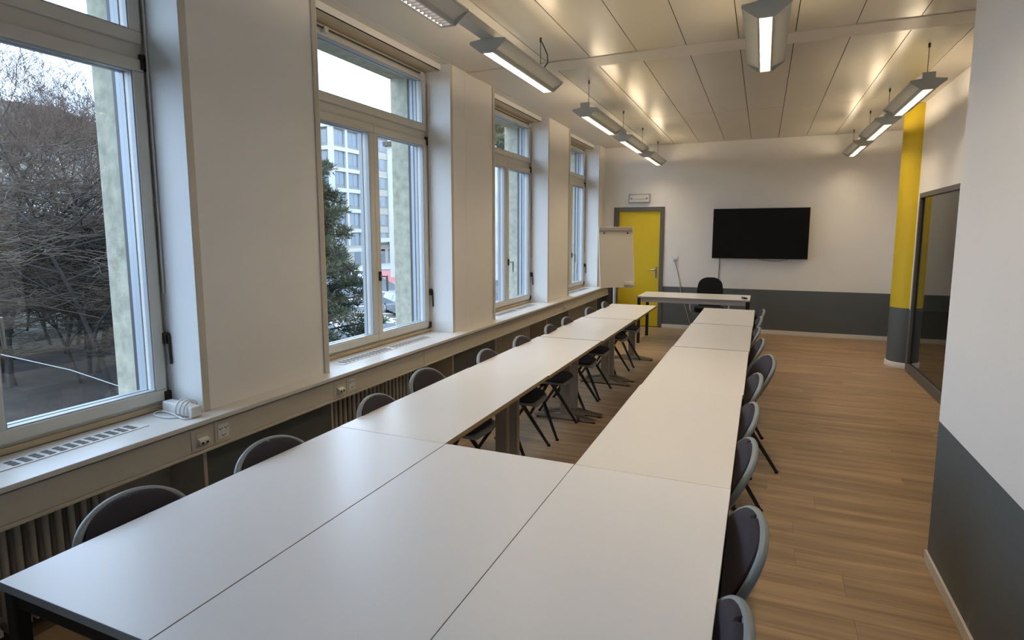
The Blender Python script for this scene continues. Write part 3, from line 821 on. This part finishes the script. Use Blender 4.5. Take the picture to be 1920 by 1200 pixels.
MB().box(-.05, .05, .02, .11, .93, .99).build('bracket', 'bar_grey', fc, .004)
for k in range(4):
    a = PI / 4 + k * PI / 2
    MB().tube([(0, .13, .06), (math.cos(a) * .30, .13 + math.sin(a) * .30, .02)], [.022, .014], 8).build('foot', 'bar_grey', fc)

# power strip with coiled cable on the sill
ps = empty('power_strip', (-2.755, 2.065, ZS), -0.10); tag(ps, 'white power strip wrapped in its own coiled cable on the sill', 'power strip')
MB().box(-.130, .125, -.028, .028, .004, .060).build('housing', 'white_plastic', ps, .006)
co_ = []
for i in range(3 * 24 + 1):
    t = i / 24.0; a = 2 * PI * t
    co_.append((-.005 + .034 * t + .010 * math.sin(a), .043 * math.cos(a), max(.006, .034 + .050 * math.sin(a))))
MB().tube(co_, .0056, 8).build('coiled_cable', 'white_plastic', ps)
lp = [(.06, -.04, .006), (.03, -.075, .006), (-.04, -.095, .006), (-.11, -.085, .006), (-.14, -.05, .006), (-.10, -.03, .006), (-.02, -.035, .008), (.05, -.05, .006), (.10, -.055, .006), (.125, -.03, .006)]
MB().tube(catmull(lp, 5), .0046, 8).build('loose_loop', 'white_plastic', ps)
MB().tube(catmull([(-.10, -.03, .006), (-.16, -.025, .006), (-.20, -.045, .008), (-.215, -.03, .014)], 5), .0046, 8).build('plug_lead', 'white_plastic', ps)
MB().tube([(-.215, -.03, .014), (-.245, -.01, .020)], [.011, .014], 8).build('plug', 'white_plastic', ps)

# ------------------------------------------------------------------ outside: ground, street, markings
GZ0 = -3.5
def flat(name, poly, z, m, label=None, cat=None, kind=None, th=.02, group=None):
    area = sum(poly[i][0] * poly[(i + 1) % len(poly)][1] - poly[(i + 1) % len(poly)][0] * poly[i][1] for i in range(len(poly)))
    if area < 0: poly = poly[::-1]
    o = MB().prism(poly, 'z', z - th, z).build(name, m)
    return tag(o, label, cat, group, kind)
flat('ground_street', [(-3.35, -60), (-3.35, 170), (-200, 170), (-200, -60)], GZ0, 'asphalt', kind='structure', th=.3)
flat('ground_park', [(-3.4, -40), (-3.4, 12), (-12.0, 14.8), (-26, 19.5), (-48, 30), (-90, 48), (-110, -40)], GZ0 + .10, 'leaf_litter', kind='structure', th=.12)
flat('ground_lawn', [(-29, 14), (-29, 20.5), (-46, 28), (-60, 30), (-60, 18)], GZ0 + .13, 'lawn', kind='structure', th=.05)
flat('ground_pavement', [(-47, 75), (-47, 130), (-90, 130), (-90, 66), (-58, 66)], GZ0 + .12, 'pavement', kind='structure', th=.14)
flat('bus_lane_paint', [(-52.5, 70.5), (-31, 47.0), (-27.5, 50.5), (-47, 72)], GZ0 + .012, 'paint_red', 'red painted lane on the street outside the second window', 'road marking')
def strip(a, b, w, m, label, name='road_line'):
    a, b = Vector((*a, 0)), Vector((*b, 0)); d = (b - a).normalized(); n = Vector((-d.y, d.x, 0)) * w / 2
    flat(name, [tuple((a - n)[:2]), tuple((b - n)[:2]), tuple((b + n)[:2]), tuple((a + n)[:2])], GZ0 + .014, m, label, 'road marking', group='street markings')
strip((-26.5, 31.4), (-22.0, 32.0), .30, 'paint_yellow', 'farthest yellow line painted on the street outside the second window')
strip((-25.3, 29.3), (-20.6, 30.3), .32, 'paint_yellow', 'middle yellow line painted on the street outside the second window')
strip((-24.2, 27.6), (-19.2, 29.0), .32, 'paint_yellow', 'nearest yellow line painted on the street outside the second window')
strip((-22.3, 31.2), (-18.8, 28.1), .25, 'paint_yellow', 'slanting yellow line painted beside the grey car')
strip((-23.4, 27.6), (-18.6, 23.8), .28, 'paint_white', 'long slanting white line nearest on the street outside')
strip((-39.5, 48.5), (-31.0, 44.0), .35, 'paint_white', 'white lane line behind the white car')
def arrow(c, ang, s, label):
    ca, sa = math.cos(ang), math.sin(ang)
    sh = [(-1.6, -.16), (.6, -.16), (.6, -.5), (1.7, 0), (.6, .5), (.6, .16), (-1.6, .16)]
    flat('lane_arrow', [(c[0] + s * (x * ca - y * sa), c[1] + s * (x * sa + y * ca)) for x, y in sh], GZ0 + .014, 'paint_white', label, 'road marking', group='lane arrows')
arrow((-29.5, 38.5), .55, 1.5, 'white lane arrow on the street, farther from the window')
arrow((-26.3, 34.8), .62, 1.5, 'white lane arrow on the street, nearer to the window')

# ------------------------------------------------------------------ outside: cars
def make_car(name, paint, label, loc, rz, L=4.3, Wd=1.78, H=1.46):
    c = empty(name, (loc[0], loc[1], GZ0), rz); tag(c, label, 'car')
    hw_ = Wd / 2
    low = [(-L / 2, .30), (-L / 2 + .05, .22), (L / 2 - .08, .22), (L / 2, .36), (L / 2 - .03, .62), (L / 2 - .45, .78), (L / 2 - 1.15, .90), (-L / 2 + .25, .96), (-L / 2 + .02, .86)]
    MB().prism([(x, z) for x, z in low], 'y', -hw_, hw_).build('body', paint, c, .05)
    cab0 = [(L / 2 - 1.25, .89), (L / 2 - 1.95, H - .04), (-L / 2 + 1.0, H), (-L / 2 + .55, H - .06), (-L / 2 + .12, .95)]
    v = [(x, s * hw_ * (.96 if z < 1 else .80), z) for s in (-1, 1) for x, z in cab0]
    n = 5
    MB().add(v, [tuple(range(n - 1, -1, -1))[::-1], tuple(range(n, 2 * n))[::-1]] + [(i, n + i, n + (i + 1) % n, (i + 1) % n) for i in range(n)]).build('cabin', paint, c, .04)
    def side_y(z): return hw_ * (.96 - .16 * (z - .9) / (H - .9)) + .006
    for s in (-1, 1):
        for (xa, xb) in ((L / 2 - 1.40, .20), (.12, -1.15)):
            za, zb = .96, H - .14
            top_a = xa - .50 if xa > 1 else xa; top_b = xb + (.25 if xb < -.5 else 0)
            q = [(xa, s * side_y(za), za), (xb, s * side_y(za), za), (top_b, s * side_y(zb), zb), (top_a, s * side_y(zb), zb)]
            q2 = [(x, y - s * .02, z) for x, y, z in q]
            MB().add(q + q2, [(0, 1, 2, 3), (7, 6, 5, 4), (0, 4, 5, 1), (1, 5, 6, 2), (2, 6, 7, 3), (3, 7, 4, 0)]).build('side_window', 'car_glass', c)
    for (xa, za, xb, zb, nm, off) in ((-L / 2 + .20, 1.02, -L / 2 + .52, H - .12, 'rear_window', -.03), (L / 2 - 1.33, .96, L / 2 - 1.86, H - .10, 'windscreen', .03)):
        ya, yb2 = hw_ * .84, hw_ * .70
        q = [(xa + off, -ya, za), (xa + off, ya, za), (xb + off, yb2, zb), (xb + off, -yb2, zb)]
        q2 = [(x - off, y, z) for x, y, z in q]
        MB().add(q + q2, [(0, 1, 2, 3), (7, 6, 5, 4), (0, 4, 5, 1), (1, 5, 6, 2), (2, 6, 7, 3), (3, 7, 4, 0)]).build(nm, 'car_glass', c)
    for sx in (L / 2 - .85, -L / 2 + .80):
        for s in (-1, 1):
            w = MB().tube([(sx, s * (hw_ - .20), .31), (sx, s * (hw_ + .01), .31)], .31, 18).build('wheel', 'rubber', c)
            MB().tube([(sx, s * (hw_ + .011), .31), (sx, s * (hw_ + .02), .31)], .19, 14).build('hub_cap', 'light_plastic', w)
    for s in (-1, 1):
        MB().box(-L / 2 - .015, -L / 2 + .06, s * hw_ * .72 - .15, s * hw_ * .72 + .15, .72, .86).build('tail_light', 'tail_red', c, .01)
        MB().box(L / 2 - .12, L / 2 - .005, s * hw_ * .72 - .16, s * hw_ * .72 + .16, .55, .68).build('headlight', 'light_plastic', c, .01)
    MB().box(-L / 2 - .012, -L / 2 + .03, -.26, .26, .50, .61).build('number_plate', 'paint_white', c)
    return c
make_car('white_car', 'car_white', 'white car driving away on the street behind the pine', (-40.6, 52.6), 2.25)
make_car('grey_car', 'car_grey', 'grey car at the kerb partly hidden by the stone window jamb', (-21.4, 32.4), -.70, L=4.5)

# ------------------------------------------------------------------ outside: buildings
def office_building():
    B = empty('office_building', (-61.9, 74.5, GZ0)); tag(B, 'white concrete office building with gridded windows across the street', 'building')
    H0 = 22.3; fh = 3.2
    def P(name, mb, m, par=None, bevel=0): return mb.build(name, m, par or B, bevel)
    P('core', MB().box(-16, -.5, .5, 40, 0, H0 - .2), 'facade_grey')
    z_first = H0 - 3.0
    # faces: +x face along y (0..7.4), then plain wall, then grey banded bay; -y face along x
    bays_y = [(.5, 3.4), (3.9, 6.9)]
    P('corner_pier', MB().box(-.6, .05, -.05, .6, 3.4, H0), 'facade_white')
    for yy_ in (3.4, 6.9): P('pier', MB().box(-.6, .05, yy_, yy_ + .5, 3.4, H0), 'facade_white')
    P('plain_wall', MB().box(-.6, .02, 7.4, 10.6, 0, H0), 'facade_white')
    P('banded_wall', MB().box(-.6, -.15, 10.6, 14.9, 3.4, H0), 'facade_grey')
    P('end_wall', MB().box(-.6, .25, 14.9, 40, 3.0, H0), 'facade_white')
    P('parapet', MB().box(-16, .15, -.15, 40, H0 - .5, H0), 'facade_white')
    for fidx in range(6):
        z1 = H0 - .5 - fidx * fh; z0 = z1 - fh
        P('floor_band', MB().box(-.6, .04, .5, 7.0, z0 - .25, z0 + .35), 'facade_white')
        P('floor_band', MB().box(-16, -.5, -.04, .55, z0 - .25, z0 + .35), 'facade_white')
        for (a, b) in bays_y:
            w = P('window', MB().box(-.45, -.30, a + .05, b - .02, z0 + .35, z1 - .25), 'far_frame')
            mid = (a + b) / 2
            for (p, q) in ((a + .15, mid - .12), (mid + .12, b - .12)):
                MB().box(-.30, -.27, p, q, z0 + .85, z1 - .40).build('pane', 'far_window', w)
            MB().box(-.30, -.24, a + .1, b - .08, z0 + .36, z0 + .75).build('apron', 'facade_grey', w)
        w = P('window', MB().box(-.16, -.10, 11.1, 14.0, z0 + .95, z1 - .35), 'far_frame')
        MB().box(-.10, -.07, 11.25, 12.5, z0 + 1.1, z1 - .5).build('pane', 'far_window', w)
        MB().box(-.10, -.07, 12.6, 13.85, z0 + 1.1, z1 - .5).build('pane', 'far_window', w)
        P('band_panel', MB().box(-.15, -.05, 10.6, 14.9, z0 - .3, z0 + .8), 'facade_cream')
        for i in range(6):
            x1 = -.9 - i * 2.4
            w = P('window', MB().box(x1 - 1.5, x1, .3, .45, z0 + .35, z1 - .25), 'far_frame')
            MB().box(x1 - 1.35, x1 - .15, .27, .30, z0 + .85, z1 - .4).build('pane', 'far_window', w)
            if fidx == 0: P('pier', MB().box(x1 - 2.4, x1 - 1.5, -.05, .6, 3.4, H0), 'facade_white')
    P('canopy', MB().box(-1, 1.6, 9.5, 17, 3.9, 4.6), 'facade_white')
    P('ground_floor', MB().box(-.7, -.1, -.0, 30, 0, 3.4), 'facade_cream')
    for i, (a, b) in enumerate(((1, 3), (5, 6.6), (11.2, 13.6), (14.6, 15.8))):
        P('shop_opening', MB().box(-.1, -.05, a, b, .2, 2.6), 'far_window')
    return B
office_building()

def balcony_building():
    B = empty('balcony_building', (-27.5, 60.0, GZ0)); tag(B, 'white apartment building with balconies seen through the third window', 'building')
    MB().box(-14, 0, 0, 24, 0, 15.6).build('wall', 'facade_white', B)
    MB().box(-14.4, .5, -.4, 24.4, 15.6, 16.1).build('roof', 'roof_brown', B)
    for fidx in range(5):
        z = .6 + fidx * 3.0
        for j in range(5):
            y0 = .8 + j * 4.6
            MB().box(0, 1.3, y0, y0 + 3.4, z + 2.2, z + 2.4).build('balcony_slab', 'facade_white', B)
            MB().box(1.2, 1.3, y0, y0 + 3.4, z + 2.4, z + 3.2).build('balcony_front', 'facade_cream', B)
            w = MB().box(0, .05, y0 + .7, y0 + 2.7, z + .3, z + 2.1).build('window', 'far_frame', B)
            MB().box(.05, .08, y0 + .8, y0 + 1.65, z + .4, z + 2.0).build('pane', 'far_window', w)
            MB().box(.05, .08, y0 + 1.75, y0 + 2.6, z + .4, z + 2.0).build('pane', 'far_window', w)
        for j in range(4):
            x0 = -12.5 + j * 3.2
            w = MB().box(x0, x0 + 1.5, -.05, 0, z + .7, z + 2.2).build('window', 'far_frame', B)
            MB().box(x0 + .1, x0 + 1.4, -.08, -.05, z + .8, z + 2.1).build('pane', 'far_window', w)
    return B
balcony_building()

def park_house():
    B = empty('park_house', (-79, 24, GZ0), -.25); tag(B, 'pale house with brown hipped roof beyond the bare trees', 'building')
    MB().box(-12, 0, 0, 27, 0, 16.2).build('wall', 'facade_cream', B)
    r = [(-12.6, -.6, 16.2), (.6, -.6, 16.2), (.6, 27.6, 16.2), (-12.6, 27.6, 16.2), (-6, 6, 20.6), (-6, 21, 20.6)]
    MB().add(r, [(0, 3, 2, 1), (0, 1, 4), (1, 2, 5, 4), (2, 3, 5), (3, 0, 4, 5)]).build('roof', 'roof_brown', B)
    for fl2 in range(4):
        for j in range(8):
            y0 = 1.2 + j * 3.2; z = 2.2 + fl2 * 3.6
            w = MB().box(0, .1, y0, y0 + 1.7, z, z + 2.2).build('window', 'facade_white', B)
            MB().box(.1, .14, y0 + .15, y0 + 1.55, z + .15, z + 2.05).build('pane', 'far_window', w)
park_house()

# ------------------------------------------------------------------ outside: vegetation
def branch_mesh(seed, height, levels, spread, trunk_r, n_main, up, twig_n=3):
    r = random.Random(seed)
    trunk, twig = MB(), MB()
    def grow(p, d, ln, rad, lev):
        segs = 3 if lev > 1 else 2
        pts = [p]; rs = [rad]
        cur = p.copy(); dd_ = d.copy()
        for i in range(segs):
            dd_ = (dd_ + Vector((r.uniform(-.28, .28), r.uniform(-.28, .28), r.uniform(-.12, .20) * up))).normalized()
            cur = cur + dd_ * ln / segs
            pts.append(cur.copy()); rs.append(rad * (1 - .55 * (i + 1) / segs))
        (trunk if lev >= levels - 1 else twig).tube(pts, rs, 6 if lev >= levels - 1 else 3, caps=False)
        if lev <= 0: return
        k = n_main if lev == levels else (r.randint(2, 4) if lev <= 2 else r.randint(3, 4))
        for i in range(k):
            t = r.uniform(.35, 1.0); idx = min(int(t * segs), segs - 1)
            q = pts[idx].lerp(pts[idx + 1], t * segs - idx)
            a = r.uniform(0, 2 * PI)
            side = Vector((math.cos(a), math.sin(a), r.uniform(-.2, .6) * up)).normalized()
            nd = (dd_ * (1 - spread) + side * spread).normalized()
            grow(q, nd, ln * r.uniform(.50, .74), max(rad * .42, .007), lev - 1)
    grow(Vector((0, 0, -.1)), Vector((r.uniform(-.08, .08), r.uniform(-.08, .08), 1)), height * .42, trunk_r, levels)
    return trunk, twig
tree_protos = []
for sd in (1, 2, 3):
    a, b = branch_mesh(sd, 17.0, 6, .50, .15, 6, 1.0)
    tree_protos.append((a.mesh('trunk', 'bark'), b.mesh('twigs', 'twig')))
shrub_protos = []
for sd in (11, 12):
    a, b = branch_mesh(sd, 6.5, 5, .78, .045, 10, .5)
    shrub_protos.append((a.mesh('stems', 'bark'), b.mesh('twigs', 'twig_dark')))
rv = random.Random(21)
TREES = [(-27.3, 16.1, 1.0), (-30.5, 14.2, 1.05), (-24.0, 11.2, .9), (-33.5, 19.5, 1.1), (-36, 17.0, 1.1), (-29.5, 18.6, .95), (-39, 22.5, 1.15), (-22.5, 13.6, .85), (-42, 20.0, 1.1), (-34, 22.5, 1.0)]
for i, (x, y, s) in enumerate(TREES):
    e = empty('bare_tree', (x, y, GZ0 + .1), rv.uniform(0, 6.28)); e.scale = (s, s, s)
    tag(e, 'bare leafless tree in the brown thicket outside the nearest window', 'tree', 'bare trees outside')
    tm = tree_protos[i % 3]
    put('trunk', tm[0], e); tag(put('twigs', tm[1], e), kind='stuff')
SHR = []
for i in range(40):
    ang = math.radians(rv.uniform(55, 67)); dist = rv.uniform(21, 42)
    SHR.append((-dist * math.sin(ang), dist * math.cos(ang), rv.uniform(.7, 1.3) if i % 2 else rv.uniform(1.4, 2.1)))
for i, (x, y, s) in enumerate(SHR):
    e = empty('bare_shrub', (x, y, GZ0 + .1), rv.uniform(0, 6.28)); e.scale = (s, s, s)
    tag(e, 'bare twiggy shrub in the undergrowth outside the nearest window', 'shrub', 'bare shrubs outside')
    sm_ = shrub_protos[i % 2]
    put('stems', sm_[0], e); tag(put('twigs', sm_[1], e), kind='stuff')

def needle_clumps(seed, centers, n, ln, wid):
    r = random.Random(seed); mb = MB()
    V, F = [], []
    for (cx_, cy_, cz_, rad) in centers:
        for i in range(n):
            d = Vector((r.gauss(0, 1), r.gauss(0, 1), r.gauss(.25, .8))).normalized()
            p = Vector((cx_, cy_, cz_)) + Vector((d.x, d.y, d.z * .55)) * rad * r.uniform(.15, 1.0)
            e2 = (d + Vector((r.uniform(-.5, .5), r.uniform(-.5, .5), r.uniform(-.2, .7)))).normalized()
            sd_ = e2.cross(Vector((r.uniform(-1, 1), r.uniform(-1, 1), r.uniform(-1, 1))))
            if sd_.length < 1e-3: continue
            sd_.normalize()
            o = len(V)
            V += [tuple(p - sd_ * wid), tuple(p + sd_ * wid), tuple(p + e2 * ln * r.uniform(.7, 1.3))]
            F.append((o, o + 1, o + 2))
    mb.add(V, F)
    return mb
def evergreen(name, loc, h, r0, label, cat, seed, n_br, per, ln, wid, m, z_low, group=None, n=150):
    r = random.Random(seed)
    e = empty(name, (loc[0], loc[1], GZ0 + .1)); tag(e, label, cat, group)
    wood = MB().tube([(0, 0, -.1), (.1, .05, h * .5), (0, 0, h)], [.20, .13, .03], 8)
    cs = []
    for i in range(n_br):
        t = (i + .5) / n_br; z = z_low + (h - z_low) * t
        a = i * 2.4 + r.uniform(-.3, .3); L_ = r0 * (1 - .65 * t) * r.uniform(.75, 1.1)
        tip = Vector((math.cos(a) * L_, math.sin(a) * L_, z + L_ * .10))
        wood.tube([(0, 0, z - .2), tuple(tip * .5 + Vector((0, 0, z * .5 - .05))), tuple(tip)], [.05, .035, .012], 5, caps=False)
        for k in range(per):
            u = r.uniform(.35, 1.05)
            cs.append((tip.x * u + r.uniform(-.25, .25), tip.y * u + r.uniform(-.25, .25), z + (tip.z - z) * u + r.uniform(-.1, .22), r.uniform(.24, .42) * (r0 / 2.4)))
    wood.build('trunk', 'bark', e)
    tag(needle_clumps(seed, cs, n, ln, wid).build('foliage', m, e), kind='stuff')
    return e
evergreen('pine_tree', (-14.35, 15.75), 7.4, 2.45, 'dark green pine on the left of the view through the second window', 'tree', 4, 60, 7, .16, .026, 'needle', .9, n=130)
evergreen('broadleaf_evergreen', (-20.0, 42.6), 15.5, 3.2, 'green leafy tree at the top of the third window', 'tree', 9, 36, 6, .30, .10, 'leaf_green', 11.2, n=70)

# roof antenna seen against the sky
ms = empty('roof_antenna', (-63.1, 83.6, 18.8)); tag(ms, 'thin antenna on the office roof against the sky in the second window', 'antenna')
MB().tube([(0, 0, 0), (0, 0, 10.4)], [.10, .05], 8).build('pole', 'bar_grey', ms)
MB().lathe([(.3, 0), (.3, .25), (.12, .5)], (0, 0), 12).build('base', 'bar_grey', ms)
# thin light rope outside the near window
rope = tag(MB().tube([(-3.9, 1.84, 1.005), (-3.6, 2.02, .905), (-3.335, 2.115, .815)], .0022, 6).build('washing_line', 'paint_white'), 'thin pale cable stretched outside the nearest window', 'cable')
